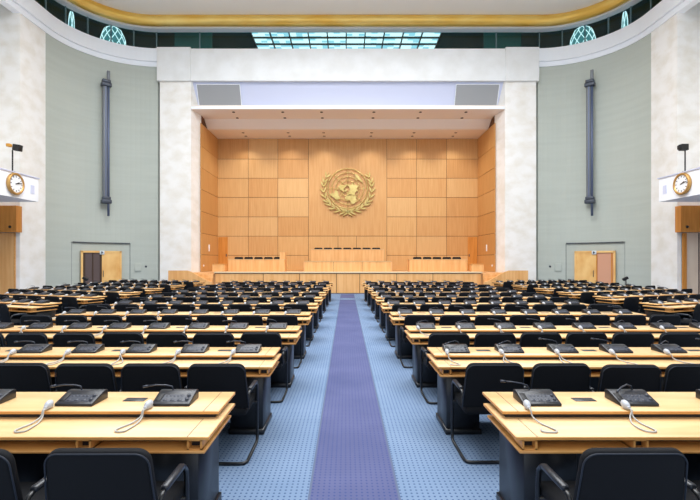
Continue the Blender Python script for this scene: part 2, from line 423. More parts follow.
LANDS = {
 'north_america': [(70, -160), (70, -140), (68, -110), (66, -90), (60, -94), (55, -82), (60, -76), (58, -64), (50, -58), (45, -64), (40, -74), (31, -81), (26, -80), (30, -90), (22, -98), (18, -92), (21, -88), (14, -84), (8, -80), (14, -92), (20, -106), (30, -115), (40, -124), (50, -127), (58, -137), (60, -150), (56, -160), (62, -165)],
 'south_america': [(12, -72), (8, -60), (0, -50), (-6, -36), (-14, -39), (-23, -42), (-33, -53), (-40, -62), (-52, -69), (-45, -74), (-30, -71), (-18, -70), (-6, -81), (2, -79), (8, -77)],
 'africa': [(36, -5), (37, 10), (32, 20), (31, 32), (20, 37), (11, 43), (11, 51), (-2, 42), (-15, 40), (-26, 33), (-34, 25), (-34, 18), (-18, 12), (-5, 12), (4, 9), (5, -4), (5, -9), (14, -17), (22, -16), (30, -10)],
 'eurasia': [(37, -9), (43, -9), (48, -4), (53, 6), (57, 8), (55, 14), (58, 20), (64, 21), (60, 6), (68, 15), (71, 26), (67, 42), (70, 60), (73, 75), (76, 100), (73, 130), (71, 160), (66, -172), (62, 178), (60, 165), (53, 158), (59, 150), (54, 138), (45, 137), (38, 128), (38, 121), (30, 122), (22, 112), (10, 107), (2, 103), (14, 98), (22, 90), (10, 79), (22, 70), (26, 57), (24, 59), (14, 44), (28, 35), (37, 36), (38, 27), (41, 20), (45, 13), (39, 16), (44, 8), (41, 2)],
 'australia': [(-12, 132), (-16, 128), (-22, 114), (-34, 116), (-32, 130), (-38, 146), (-28, 153), (-18, 146), (-11, 142), (-17, 139)],
 'greenland': [(82, -50), (80, -22), (70, -24), (60, -43), (70, -54), (77, -68)],
 'new_guinea': [(-1, 132), (-4, 142), (-9, 148), (-8, 138)],
 'borneo': [(6, 117), (1, 118), (-3, 114), (1, 109)],
 'madagascar': [(-13, 49), (-25, 46), (-20, 43)],
 'japan': [(45, 142), (36, 141), (33, 131), (38, 137)],
 'british_isles': [(58, -4), (51, 1), (50, -5), (55, -8)],
}
for nm, ll in LANDS.items():
    MB().prism([proj(*p) for p in ll], 'y', -.145, -.09).build('land_'+nm, 'emblem', em)
for a in (PI/4, 3*PI/4, 5*PI/4, 7*PI/4):
    MB().tube([(RG*math.cos(a), .04, RG*math.sin(a)), (RG*math.cos(a), -.11, RG*math.sin(a))], .02, 6).build('standoff', 'emblem', em)
# olive branches
for s in (-1, 1):
    N_ = 31; stem = [(-s*.28, -.0, -1.80), (-s*.1, -.09, -1.60)]
    for i in range(N_):
        a = math.radians(-94+(i/(N_-1))*136); rr = 1.43+.17*(i/(N_-1))
        stem.append((s*rr*math.cos(a), -.10, rr*math.sin(a)-.05))
    br = MB().tube(stem, lambda t: .034-.02*t, 6).build('olive_branch', 'emblem', em)
    n_l = 11
    for i in range(n_l):
        k_ = 2+int(i*(N_-2)/(n_l-.5)); p = Vector(stem[k_]); d = (Vector(stem[k_+1])-p).normalized()
        for side in (-1, 1):
            out = Vector((d.z, 0, -d.x))*side
            if abs((p+out*.1).length) < 1.3: pass
            dirv = (d+out*.55).normalized(); ln = .50-.010*i
            sd = Vector((dirv.z, 0, -dirv.x)); wd = .05
            prof = [(0, 0), (.2, .6), (.45, 1), (.7, .75), (1, 0), (.7, -.75), (.45, -1), (.2, -.6)]
            pts = [(p+dirv*ln*u+sd*wd*v) for u, v in prof]
            MB().prism([(v.x, v.z) for v in pts], 'y', -.14-.012*(i % 2), -.08).build('leaf', 'emblem', br)

# ------------------------------------------------------------------ curved wall fittings: doors, columns, small plates
def on_arc(s, ang): return (s*(CX+R*math.cos(ang)), CY+R*math.sin(ang))   # ang 0 = side, 90 = front
def arc_ang(xpix):
    # angle on the left arc seen at photo column xpix
    lo, hi = 0, PI/2
    tgt = (xpix-346.2)/445
    for _ in range(50):
        m = (lo+hi)/2; x, y = on_arc(-1, m)
        if (x+.1)/y < tgt: lo = m
        else: hi = m
    return lo
aL, aR = arc_ang(80), arc_ang(120.5)
am = (aL+aR)/2; half = R*math.sin((aR-aL)/2); chord = R*math.cos((aR-aL)/2)
for s in (-1, 1):
    n_ = Vector((-s*math.cos(am), -math.sin(am), 0))       # into the room
    cpos = Vector((s*(CX+(chord-.10)*math.cos(am)), CY+(chord-.10)*math.sin(am), 0))
    rz = math.atan2(n_.x, -n_.y)*1.0
    d = link('door_1' if s < 0 else 'door_2', None); struct(d); d.location = cpos; d.rotation_euler = (0, 0, rz)
    H_ = 2.26
    fm = MB()
    fm.box(-half, -half+.09, -.09, .02, 0, H_); fm.box(half-.09, half, -.09, .02, 0, H_); fm.box(-half, half, -.09, .02, H_-.1, H_)
    fm.build('door_frame', 'wood_door', d)
    open_left = True
    MB().box(-half+.09, .0, -.03, -.01, 0, H_-.1).build('opening', 'dark_door' if s < 0 else 'wood_door', d)
    m = MB()
    if s < 0:
        m.box(.0, half-.09, -.06, -.02, 0, H_-.1); lf = m.build('door_leaf', 'wood_door', d)
        MB().tube([(.06, -.06, .9), (.06, -.11, .92), (.06, -.11, 1.2), (.06, -.06, 1.22)], .014, 8).build('door_handle', 'steel_dark', lf)
        m = MB().box(-half+.09, -half+.2, -.07, -.03, 0, H_-.1).box(-.44, -.4, -.07, -.03, 0, H_-.1).box(-.08, .0, -.07, -.03, 0, H_-.1); m.build('inner_jamb', 'dark_line', d)
    else:
        m.box(.1, half-.09, -.035, -.01, 0, H_-.1); m.build('opening_wall', 'corridor_pink', d)
        m = MB().box(-half+.09, .08, -.06, -.03, 0, H_-.1); lf = m.build('door_leaf', 'wood_door', d)
        MB().tube([(-.04, -.06, .9), (-.04, -.11, .92), (-.04, -.11, 1.2), (-.04, -.06, 1.22)], .014, 8).build('door_handle', 'steel_dark', lf)
        MB().box(.08, .14, -.07, -.03, 0, H_-.1).box(half-.2, half-.13, -.06, -.03, 0, H_-.1).build('inner_jamb', 'wood_orange', d)
    # sign over the door
    t = thing('door_sign', 'small pale exit sign hung over the %s doorway in the curved wall' % side_sign(s), 'sign', cpos+n_*.11+Vector((0, 0, H_-.19)), rz, 'signs over the curved wall doorways')
    MB().box(-.11, .11, -.02, .0, 0, .2, .006).build('plate', 'sign', t)
    mk = MB(); mk.box(-.05, .01, -.024, -.02, .04, .16); mk.prism([(.015, .14), (.06, .1), (.015, .06)], 'y', -.024, -.02); mk.build('pictogram', 'steel_dark', t)
    # ledge and groove round the doorway
    a0, a1 = arc_ang(71.6), arc_ang(130)
    pa = [on_arc(s, a0+(a1-a0)*i/16) for i in range(17)]
    inn = lambda o_: [(x+(-s*math.cos(a0+(a1-a0)*i/16))*o_, y-math.sin(a0+(a1-a0)*i/16)*o_) for i, (x, y) in enumerate(pa)]
    g = MB(); sweep_band(g, inn(.1), inn(-.02), 2.67, 2.71)
    x, y = on_arc(s, a1); g.tube([(x-(-s)*0+(-s*math.cos(a1))*.005, y-.005, 0), (x+(-s*math.cos(a1))*.005, y-.005, 2.67)], .012, 6)
    x, y = on_arc(s, a0); g.tube([(x+(-s*math.cos(a0))*.003, y-.003, 0), (x+(-s*math.cos(a0))*.003, y-.003, 2.67)], .006, 6)
    struct(g.build('trim_8' if s < 0 else 'trim_9', 'steel_dark'))
    # column loudspeaker
    ac = arc_ang(104.5); x, y = on_arc(s, ac); nn = Vector((-s*math.cos(ac), -math.sin(ac), 0))
    rzc = math.atan2(nn.x, -nn.y)
    t = thing('column_loudspeaker', 'tall slim grey column loudspeaker high on the %s curved wall' % side_sign(s), 'loudspeaker', Vector((x, y, 0))+nn*.02, rzc, 'column loudspeakers on the curved walls')
    MB().box(-.17, .05, -.42, -.2, 4.95, 10.95, .04).build('cabinet', 'steel', t)
    MB().tube([(.1, -.36, 4.1), (.1, -.36, 11.7)], .06, 12).build('pole', 'steel_blue', t)
    MB().box(-.06, -.01, -.435, -.42, 5.0, 10.9).build('front_strip', 'steel_blue', t)
    for z in (4.75, 10.9):
        m = MB(); m.box(-.24, .24, -.5, -.16, z, z+.2, .03).box(-.2, .2, -.48, -.18, z+.2, z+.36, .03)
        m.box(-.05, .05, -.18, 0, z+.05, z+.15); m.build('wall_bracket', 'steel_dark', t)
    MB().box(.03, .17, -.43, -.29, 11.25, 11.75, .02).build('top_rod', 'steel', t)
    # small plates beside the door
    ap_ = arc_ang(138); x, y = on_arc(s, ap_); nn = Vector((-s*math.cos(ap_), -math.sin(ap_), 0))
    t = thing('access_panel', 'pale square flush panel low on the curved wall beside the %s doorway' % side_sign(s), 'panel', Vector((x, y, 1.38))+nn*.03, math.atan2(nn.x, -nn.y), 'flush panels beside the doorways')
    MB().box(-.17, .17, -.02, .02, -.22, .22, .004).build('cover', 'greywall', t); MB().box(-.13, .13, -.026, -.02, -.17, .17).build('inset', 'greywall', t)
    ap_ = arc_ang(146); x, y = on_arc(s, ap_); nn = Vector((-s*math.cos(ap_), -math.sin(ap_), 0))
    t = thing('call_button', 'small dark round button on the curved wall near the %s pillar' % side_sign(s), 'button', Vector((x, y, 1.42))+nn*.005, math.atan2(nn.x, -nn.y), 'round buttons on the curved walls')
    MB().lathe([(0, .03), (.05, .03), (.06, 0), (0, 0)], 14, Matrix.Rotation(PI/2, 4, 'X')).build('cap', 'steel_dark', t)

# ------------------------------------------------------------------ side balconies with clocks, doors below
for s in (-1, 1):
    nm = side_sign(s); X0 = 12.76
    bb = MB()
    bb.box(min(s*X0, s*16.6), max(s*X0, s*16.6), 8, 18.3, 4.17, 5.11)
    bb.box(min(s*(X0+.35), s*(X0+.5)), max(s*(X0+.35), s*(X0+.5)), 8.2, 18.1, 5.11, 5.16)
    bal = bb.build('wall_balcony_'+nm, 'white'); struct(bal)
    MB().box(min(s*(X0-.04), s*(X0+.12)), max(s*(X0-.04), s*(X0+.12)), 8, 18.34, 5.11, 5.15).build('coping', 'lavender', bal)
    MB().box(min(s*(X0+.9), s*(X0+1.0)), max(s*(X0+.9), s*(X0+1.0)), 8, 18.3, 5.3, 5.4).build('handrail', 'white', bal)
    for yy in (9, 12, 15, 18): MB().box(min(s*(X0+.92), s*(X0+.98)), max(s*(X0+.92), s*(X0+.98)), yy, yy+.06, 5.11, 5.3).build('baluster', 'white', bal)
    # clock on the fascia
    t = thing('wall_clock', 'round white clock with brass rim on the %s balcony front' % nm, 'clock', (s*(X0-.005), 16.95, 4.68), -s*PI/2 if s > 0 else PI/2, 'clocks on the balcony fronts')
    t.rotation_euler = (0, 0, PI/2 if s < 0 else -PI/2)   # local -y faces the room
    RX = Matrix.Rotation(PI/2, 4, 'X')
    MB().lathe([(0, 0), (.40, 0), (.42, .05), (.42, .1), (.39, .13), (.34, .12), (.33, .08), (0, .08)], 40, RX).build('rim', 'brass', t)
    MB().lathe([(.33, .085), (.2, .087), (0, .088)], 40, RX).build('dial', 'dial', t)
    m = MB()
    for h in range(12):
        a = PI/6*h; m.box(-.012, .012, -.096, -.09, .24, .31, M=Matrix.Rotation(a, 4, 'Y'))
    m.build('hour_marks', 'steel_dark', t)
    MB().box(-.018, .018, -.1, -.094, -.03, .17, M=Matrix.Rotation(math.radians(66), 4, 'Y')).build('hour_hand', 'black', t)
    MB().box(-.012, .012, -.106, -.1, -.05, .28, M=Matrix.Rotation(math.radians(78), 4, 'Y')).build('minute_hand', 'black', t)
    # pale plate
    t = thing('vent_plate', 'small pale square plate on the %s balcony front beside the clock' % nm, 'vent', (s*(X0-.0), 17.95, 4.62), PI/2 if s < 0 else -PI/2, 'plates on the balcony fronts')
    MB().box(-.1, .1, -.015, -.0, -.17, .17).build('plate', 'lavender', t)
    # projector lamp on pole
    t = thing('spotlight', 'black spotlight with amber end on a thin pole above the %s balcony' % nm, 'spotlight', (s*(X0+.2), 17.15, 5.16), 0, 'spotlights on the balconies')
    MB().tube([(0, 0, 0), (0, 0, .85)], .025, 8).lathe([(0, .0), (.1, .0), (.1, .04), (0, .04)], 14).build('pole', 'black', t)
    h = MB().box(-.08 if s < 0 else -.2, .2 if s < 0 else .08, -.1, .1, .84, 1.08, .02, M=Matrix.Translation((0, 0, 0)) @ Matrix.Rotation(math.radians(8*(1 if s < 0 else 0)), 4, 'Y')).build('housing', 'black', t)
    if s < 0: MB().box(-.2, -.06, -.09, .08, .98, 1.1, .02).build('lens_hood', 'amber', t)
    else: MB().box(-.26, -.2, -.08, .08, .88, 1.04, .02).build('lens_hood', 'black', t)
    # timber box below the balcony, on the return wall
    t = thing('timber_cabinet', 'orange wood cabinet box under the %s balcony with a dark knob' % nm, 'cabinet', (s*15.32, 19.245, 2.97), 0, 'cabinets under the balconies')
    MB().box(-1.2, 1.2, -.35, -.002, 0, 1.12).build('body', 'wood_orange', t); MB().ball((-s*.95, -.37, .22), .06, .05, .06).build('knob', 'black', t)
    d = link('door_5' if s < 0 else 'door_6', None); d.location = (s*15.4, 19.24, 0); struct(d)
    if s < 0:
        MB().box(-1.1, .98, -.06, -.01, 0, 2.95).build('door_leaf', 'wood_light', d); MB().box(.98, 1.02, -.07, -.01, 0, 2.95).build('door_frame', 'maple_edge', d)
    else:
        MB().box(-1.0, 1.1, -.03, -.01, 0, 2.95).build('opening', 'corridor', d)
        MB().box(-1.0, -.84, -.09, -.01, 0, 2.95).build('door_frame', 'wood_orange', d); MB().box(-.3, -.26, -.05, -.01, 0, 2.95).build('door_edge', 'dark_door', d)

# ------------------------------------------------------------------ gallery band above the hall
GZ0, GZ1 = 13.42, 14.54
def gal_path(side): return ring_path(-.3, NEAR, 24, side)
def window(name, path, stops, flip=False):
    w = MB(); w.sheet([[(x, y, GZ0) for x, y in path], [(x, y, GZ1) for x, y in path]])
    o = w.build(name, 'glass'); struct(o)
    for x, y in stops: MB().box(x-.025, x+.025, y-.03, y+.03, GZ0, GZ1).build('mullion', 'mullion', o)
rr = R+.3
lp = gal_path('left'); rp = gal_path('right')
angs = [math.radians(a) for a in (6, 22, 38, 54, 70, 87)]
window('window_1', lp, [(-CX-rr*math.cos(a), CY+rr*math.sin(a)) for a in angs]+[(-CX-rr, y) for y in range(1, 21, 2)])
window('window_2', rp, [(CX+rr*math.cos(a), CY+rr*math.sin(a)) for a in angs]+[(CX+rr, y) for y in range(1, 21, 2)])
window('window_3', [(-CX, CY+rr), (CX, CY+rr)], [(x, CY+rr) for x in (-8.3, 8.3)])
# gallery room behind the glass
gr = MB()
gr.box(-20, -19.8, NEAR, 36, 13.0, 17.2).box(19.8, 20, NEAR, 36, 13.0, 17.2).box(-20, 20, 35.8, 36, 13.0, 17.2)
struct(gr.build('wall_gallery', 'teal_dark'))
gf = MB().prism([(-20, NEAR), (-14.6, NEAR), (-14.6, CY), (-13.4, 24.0), (-10.5, 25.1), (10.5, 25.1), (13.4, 24.0), (14.6, CY), (14.6, NEAR), (20, NEAR), (20, 36), (-20, 36)], 'z', 13.2, 13.38)
struct(gf.build('floor_gallery', 'teal_dark'))
# gallery roof, opened for a glowing grid that imitates the hall skylight's reflection
SKZ = 16.2; sx0, sx1, sy0, sy1 = -6.15, 5.95, 26.2, 31.5
gc = MB().box(-20, sx0, NEAR, 36, SKZ, SKZ+.15).box(sx1, 20, NEAR, 36, SKZ, SKZ+.15).box(sx0, sx1, 25.2, sy0, SKZ, SKZ+.15).box(sx0, sx1, sy1, 36, SKZ, SKZ+.15)
struct(gc.build('ceiling_gallery', 'teal_dark'))
gs = MB(); rq = random.Random(11)
nx, ny = 30, 18
for i in range(nx):
    for j in range(ny):
        gs.mat = rq.choice([0, 1, 1])
        a, b = sx0+(sx1-sx0)*i/nx, sx0+(sx1-sx0)*(i+1)/nx; c0, c1 = sy0+(sy1-sy0)*j/ny, sy0+(sy1-sy0)*(j+1)/ny
        gs.sheet([[(a, c0, SKZ+.1), (b, c0, SKZ+.1)], [(a, c1, SKZ+.1), (b, c1, SKZ+.1)]])
o = gs.build('window_4', ['sky_teal', 'sky_teal2']); struct(o)  # added grid, imitates the ceiling skylight mirrored in the gallery glass
for i in range(11):
    x = sx0+(sx1-sx0)*i/10; MB().box(x-.035, x+.035, sy0, sy1, SKZ-.08, SKZ+.05).build('glazing_bar', 'gal_frame', o)
for j in range(7):
    y = sy0+(sy1-sy0)*j/6; MB().box(sx0, sx1, y-.03, y+.03, SKZ-.06, SKZ+.05).build('glazing_bar', 'gal_frame', o)
# lighter teal panels inside the gallery
for s in (-1, 1):
    t = thing('gallery_screen', 'teal partition panel behind the gallery glass above the %s pillar' % side_sign(s), 'partition', (s*9.1, 26.2, 13.38), 0, 'teal partitions in the gallery')
    MB().box(-1.1, 1.1, 0, .06, 0, 2.2).build('panel', 'teal_mid', t); MB().box(-1.2, 1.2, -.02, .02, 0, .1).build('foot_rail', 'gal_frame', t)
    # glowing lattice domes added to imitate reflections in the glass
    for (ang, rad, hh, ww, lab, cells) in ((57, 5.2, 1.62, .66, 'large', 5), (30, 4.5, 1.35, .12, 'small', 2)):
        a = math.radians(ang); x, y = s*(CX+rad*math.cos(a)), CY+rad*math.sin(a)
        t = thing('lattice_lamp', '%s pale lattice lamp glowing behind the gallery glass at the %s corner' % (lab, side_sign(s)), 'lamp', (x, y, 13.38), 0, 'lattice lamps in the gallery')
        prof = [(0, 0), (ww*.9, 0), (ww, hh*.3), (ww*.93, hh*.6), (ww*.65, hh*.88), (ww*.3, hh*.98), (0, hh)]
        MB().lathe(prof, 20).build('glass_body', 'lamp_glass', t)
        m = MB()
        def surf(u, v):   # v height 0..1, u angle
            zz = v*hh
            for (r0, z0), (r1, z1) in zip(prof[1:], prof[2:]):
                if z0 <= zz <= z1+1e-9: rad_ = r0+(r1-r0)*(zz-z0)/(z1-z0+1e-9); break
            return ((rad_+.012)*math.cos(u), (rad_+.012)*math.sin(u), zz)
        for q in range(cells*2):
            for sg in (-1, 1):
                m.tube([surf(2*PI*q/(cells*2)+sg*v/10*1.5, v/10*.97) for v in range(11)], .022, 5)
        m.build('lattice', 'lamp_white', t)
# soffit, gilded tube and ceiling
so = MB(); sweep_band(so, ring_path(-.35), ring_path(.1), 14.54, 14.66); struct(so.build('trim_10', 'white'))
pth = ring_path(.32)
dense = []
for (x0, y0), (x1, y1) in zip(pth, pth[1:]):
    n = max(1, int(math.hypot(x1-x0, y1-y0)/.8)); dense += [(x0+(x1-x0)*i/n, y0+(y1-y0)*i/n) for i in range(n)]
dense.append(pth[-1])
g = MB().tube([(x, y, 14.86) for x, y in dense], .3, 20); struct(g.build('trim_11', 'gold'))
fill = MB(); sweep_band(fill, ring_path(.2), ring_path(-.35), 14.66, 15.2); struct(fill.build('trim_12', 'white'))
# main ceiling with the big skylight that lights the hall
hx, hy0, hy1 = 8.0, 1.5, 19.0; CZ = 15.05
def plan(off): return ring_path(off)
ce = MB()
front = [(x, y) for x, y in plan(.3) if y > 0]
ce.prism([(-WX+.3, hy1)]+[p for p in front if p[1] > hy1]+[(WX-.3, hy1)], 'z', CZ, CZ+.15)
ce.box(-WX+.3, -hx, NEAR, hy1, CZ, CZ+.15).box(hx, WX-.3, NEAR, hy1, CZ, CZ+.15).box(-hx, hx, NEAR, hy0, CZ, CZ+.15)
struct(ce.build('ceiling', 'ceiling'))
sk = MB().sheet([[(-hx, hy0, CZ+.6), (hx, hy0, CZ+.6)], [(-hx, hy1, CZ+.6), (hx, hy1, CZ+.6)]]).build('window_5', 'skylight'); struct(sk)
for i in range(9):
    x = -hx+2*hx*i/8; MB().box(x-.06, x+.06, hy0, hy1, CZ+.35, CZ+.5).build('glazing_bar', 'gal_frame', sk)
for j in range(8):
    y = hy0+(hy1-hy0)*j/7; MB().box(-hx, hx, y-.05, y+.05, CZ+.35, CZ+.5).build('glazing_bar', 'gal_frame', sk)
cu = MB().box(-hx-.1, -hx, hy0, hy1, CZ, CZ+.7).box(hx, hx+.1, hy0, hy1, CZ, CZ+.7).box(-hx, hx, hy0-.1, hy0, CZ, CZ+.7).box(-hx, hx, hy1, hy1+.1, CZ, CZ+.7)
struct(cu.build('trim_13', 'white'))

# ------------------------------------------------------------------ delegates' furniture
ZT, ZW, ZU = .785, .735, .652      # raised shelf, writing top, under shelf
def desk(label, group, L, seats, sp, first, loc, rz, inner):
    """long two-tier desk; local x along the row, y=0 at the front edge of the raised shelf; inner = side of the aisle end (+1/-1)."""
    t = thing('delegate_desk', label, 'desk', loc, rz, group)
    h = L/2
    m = MB(); m.box(-h-.025, h+.025, -.3, .32, ZW-.02, ZW, .004, 1)
    m.mat = 1; m.box(-h-.027, h+.027, -.303, -.299, ZW-.019, ZW-.002)
    for s in (-1, 1): m.box(s*(h+.026)-.002, s*(h+.026)+.002, -.3, .32, ZW-.019, ZW-.002)
    m.mat = 2; m.box(inner*(h-.1)-.002, inner*(h-.1)+.002, -.299, .0, ZW-.001, ZW+.0006)
    m.build('writing_top', ['maple', 'maple_edge', 'dark_line'], t)
    m = MB(); m.box(-h, h, 0, .43, ZT-.02, ZT, .004, 1); m.mat = 1; m.box(-h, h, -.003, .001, ZT-.019, ZT-.002)
    for s in (-1, 1): m.box(s*h-.002, s*h+.002, 0, .43, ZT-.019, ZT-.002)
    m.mat = 2; m.box(inner*(h-.1)-.002, inner*(h-.1)+.002, .0, .429, ZT-.001, ZT+.0006)
    m.build('raised_shelf', ['maple', 'maple_edge', 'dark_line'], t)
    MB().box(-h+.03, h-.03, .03, .41, ZW, ZT-.02).build('riser', 'black_void', t)
    MB().box(-h-.004, h+.004, -.3, .31, ZU-.018, ZU, .003, 1).build('under_shelf', 'maple_edge', t)
    MB().box(-h+.03, h-.03, -.16, .28, ZU, ZW-.02).build('tray_back', 'black_void', t)
    for k in range(seats):
        x = inner*(h-.06-k*sp)
        if k == seats-1 and abs(x) > h-.05: x = -inner*(h-.06)
        m = MB(); m.box(x-.045, x+.045, -.29, -.16, ZU, ZU+.008).box(x-.045, x-.033, -.29, -.16, ZU, ZW-.02).box(x+.033, x+.045, -.29, -.16, ZU, ZW-.02).box(x-.045, x+.045, -.29, -.16, ZW-.03, ZW-.02)
        m.mat = 1; m.box(x-.033, x+.033, -.24, -.16, ZU+.008, ZW-.03)
        m.build('socket_box', ['maple_edge', 'black_void'], t)
    for k in range(seats//2):
        x = inner*(h-first-sp*(2*k+.5)); MB().box(x-.075, x+.075, .2, .275, ZT, ZT+.004, .0015, 1).build('cable_plate', 'plate', t)
    np_ = seats//2+1
    for k in range(np_):
        x = inner*(h-.12)+(-inner)*(L-.24)*k/(np_-1)
        xa, xb = sorted((x-inner*.32, x+inner*.02)) if k == 0 else sorted((x+inner*.32, x-inner*.02)) if k == np_-1 else (x-.035, x+.035)
        m = MB(); m.box(xa, xb, -.1, .36, .05, ZU-.018, .006, 1); m.box(xa-.012, xb+.012, -.12, .39, 0, .055, .006, 1); m.build('leg_panel', 'pedestal', t)
    MB().box(-h+.46, h-.46, .27, .3, .12, ZU-.018).build('modesty_panel', 'pedestal', t)
    return t

# chair parts; local origin on the floor, facing +y
def back_outline(w0, w1, z0, z1, r=.075, n=7):
    P = [(-w0, z0), (w0, z0)]
    P += [(w1-r+r*math.cos(a), z1-r+r*math.sin(a)) for a in [PI/2*i/n for i in range(n+1)]]
    P += [(-w1+r+r*math.cos(a), z1-r+r*math.sin(a)) for a in [PI/2+PI/2*i/n for i in range(n+1)]]
    return P
def lean(pt):  # backrest leans and curves
    return Matrix.Translation((0, -.2, .5)) @ Matrix.Rotation(math.radians(9), 4, 'X') @ Matrix.Translation((0, .2, -.5))
def c_back(mb, simple=False):
    t = bmesh.new(); P = back_outline(.272, .25, .47, .862 if simple else .88, .07, 3 if simple else 7)
    nx_ = len(P); A = [t.verts.new((u, -.235+.28*u*u, v)) for u, v in P]; B = [t.verts.new((u, -.19+.28*u*u, v)) for u, v in P]
    t.faces.new(A); t.faces.new(B[::-1])
    for i in range(nx_): t.faces.new((A[i], B[i], B[(i+1) % nx_], A[(i+1) % nx_]))
    bmesh.ops.recalc_face_normals(t, faces=t.faces)
    bmesh.ops.bevel(t, geom=[e for e in t.edges if not (abs(e.verts[0].co.y-e.verts[1].co.y) > .03)], offset=.014, segments=1 if simple else 3, affect='EDGES', profile=.5)
    mb.merge(t, lean(0), True)
def c_piping(mb):
    P = back_outline(.272, .25, .47, .868, .07)[1:]+[back_outline(.272, .25, .47, .868)[0]]
    M = lean(0); mb.tube([M @ Vector((u*1.0, -.235+.28*u*u, v)) for u, v in P], .0045, 5)
def c_seat(mb, simple=False): mb.box(-.25, .25, -.22, .26, .40, .475, .03, 1 if simple else 3)
def c_arm(mb, s): mb.box(s*.264-.02, s*.264+.02, -.13, .13, .60, .632, .012, 2)
def c_arm_link(mb, s): mb.tube([(s*.264, -.11, .61), (s*.264, -.16, .595), (s*.262, -.185, .56), (s*.255, -.195, .5)], .014, 6)
def c_leg(mb, s):
    x = s*.264
    mb.tube([(x, .10, .61), (x, .15, .60), (x, .185, .565), (x, .195, .48), (x, .205, .1), (x, .2, .04), (x, .17, .015), (x, -.24, .015), (s*.245, -.275, .015), (s*.2, -.285, .015), (0, -.285, .015)], .015, 8)
def c_rail(mb): mb.tube([(-.264, .18, .40), (.264, .18, .40)], .013, 6)
def chair_full(name='armchair'):
    t = thing(name, '', 'chair')
    m = MB(); c_back(m); b = m.build('backrest', 'fabric', t); m = MB(); c_piping(m); m.build('piping', 'piping', b)
    m = MB(); c_seat(m); m.build('seat', 'fabric', t)
    for s in (-1, 1):
        m = MB(); c_arm(m, s); a = m.build('armrest', 'arm', t); m = MB(); c_arm_link(m, s); m.build('arm_bracket', 'tube', a)
        m = MB(); c_leg(m, s); m.build('leg', 'tube', t)
    m = MB(); c_rail(m); m.build('seat_rail', 'tube', t)
    remember(t); return t
def chair_far():
    m = MB(); c_back(m, True); c_seat(m, True); m.mat = 1
    for s in (-1, 1): c_leg(m, s); c_arm_link(m, s)
    c_rail(m); m.mat = 2
    for s in (-1, 1): c_arm(m, s)
    o = m.build('armchair', ['fabric', 'tube', 'arm']); KIDS[o.name] = []
    return tag(o, '', 'chair')

# console parts; local origin on the shelf, front edge at y=0
def k_body(mb):
    pr = [(0, 0), (.2, 0), (.2, .06), (.175, .068), (.145, .066), (.0, .018)]
    mb.prism(pr, 'x', -.13, .13, .005, 2)
SL = math.atan2(.048, .145)
KM = Matrix.Translation((0, 0, .018)) @ Matrix.Rotation(SL, 4, 'X')
def k_buttons(mb):
    mb.box(-.072, .112, .022, .102, -.003, .0022, .0, 1, KM)
    for i in range(5): mb.box(-.06+.026*i, -.044+.026*i, .082, .096, 0, .004, .001, 1, KM)
    for x in (-.05, .0, .05): mb.box(x-.014, x+.014, .03, .05, 0, .005, .0015, 1, KM)
    mb.lathe([(0, .012), (.011, .012), (.013, 0)], 12, KM @ Matrix.Translation((.098, .09, 0))); mb.lathe([(0, .012), (.011, .012), (.013, 0)], 12, KM @ Matrix.Translation((.098, .045, 0)))
def k_grille(mb): mb.box(-.118, -.082, .03, .12, 0, .003, .001, 1, KM)
def k_mic(mb, v):
    if v == 0: P = [(-.04, .165, .06), (-.05, .165, .09), (-.09, .16, .1), (-.16, .15, .105), (-.21, .14, .1)]
    elif v == 1: P = [(.05, .165, .06), (.04, .165, .092), (-.0, .15, .108), (-.07, .1, .1), (-.11, .06, .092)]
    else: P = [(-.02, .165, .06), (-.04, .165, .098), (-.08, .17, .11), (-.14, .18, .118), (-.19, .18, .122)]
    return P
def console_full(v):
    t = thing('delegate_console', '', 'console')
    m = MB(); k_body(m); m.build('housing', 'console', t)
    m = MB(); k_buttons(m); m.build('keypad', 'button', t)
    m = MB(); k_grille(m); m.build('speaker_grille', 'grille_dark', t)
    P = k_mic(None, v); m = MB().tube(P, .0055, 6); g = m.build('microphone', 'mic', t)
    a, b = Vector(P[-1]), Vector(P[-1])+(Vector(P[-1])-Vector(P[-2])).normalized()*.035
    MB().tube([a, b], .009, 8).build('microphone_head', 'mic', g)
    remember(t); return t
def console_far():
    m = MB(); k_body(m); m.mat = 1; k_buttons(m); m.mat = 2; m.tube(k_mic(None, 0), .006, 5)
    o = m.build('delegate_console', ['console', 'button', 'mic']); KIDS[o.name] = []
    return tag(o, '', 'console')
# earpiece: origin on the raised shelf at its front edge
def e_piece(mb): mb.ball((0, .03, .028), .023, .043, .027, 14, Matrix.Rotation(.25, 4, 'X')); mb.tube([(0, .0, .024), (.0, -.018, .018)], .011, 8)
def e_cable(mb, v):
    dz = ZW-ZT+.007; w = [(-.05, .02), (.0, .09), (.1, .03), (.03, -.06)][v]
    q = [Vector((0, -.02, .018)), Vector((w[0]*.06, -.036, .010)), Vector((w[0]*.15, -.052, dz+.016)), Vector((w[0]*.5, -.12, dz)), Vector((w[0]*.9, -.19, dz)), Vector((w[0]*1.05, -.235, dz)), Vector((w[0]*.7+w[1]*.2, -.26, dz)), Vector((w[1]*.5, -.25, dz)), Vector((w[1]*.8, -.2, dz)), Vector((w[1]*.7, -.12, dz)), Vector((w[1]*.3, -.055, dz+.016)), Vector((.004, -.036, .011)), Vector((.008, -.01, .012)), Vector((.012, .06, .009))]
    if v == 2: q = q[:9]
    # Catmull-Rom
    out = []
    for i in range(len(q)-1):
        p0, p1, p2, p3 = q[max(0, i-1)], q[i], q[i+1], q[min(len(q)-1, i+2)]
        for k_ in range(4):
            t = k_/4; out.append(.5*((2*p1)+(p2-p0)*t+(2*p0-5*p1+4*p2-p3)*t*t+(3*p1-p0-3*p2+p3)*t**3))
    out.append(q[-1]); mb.tube(out, .0055, 5)
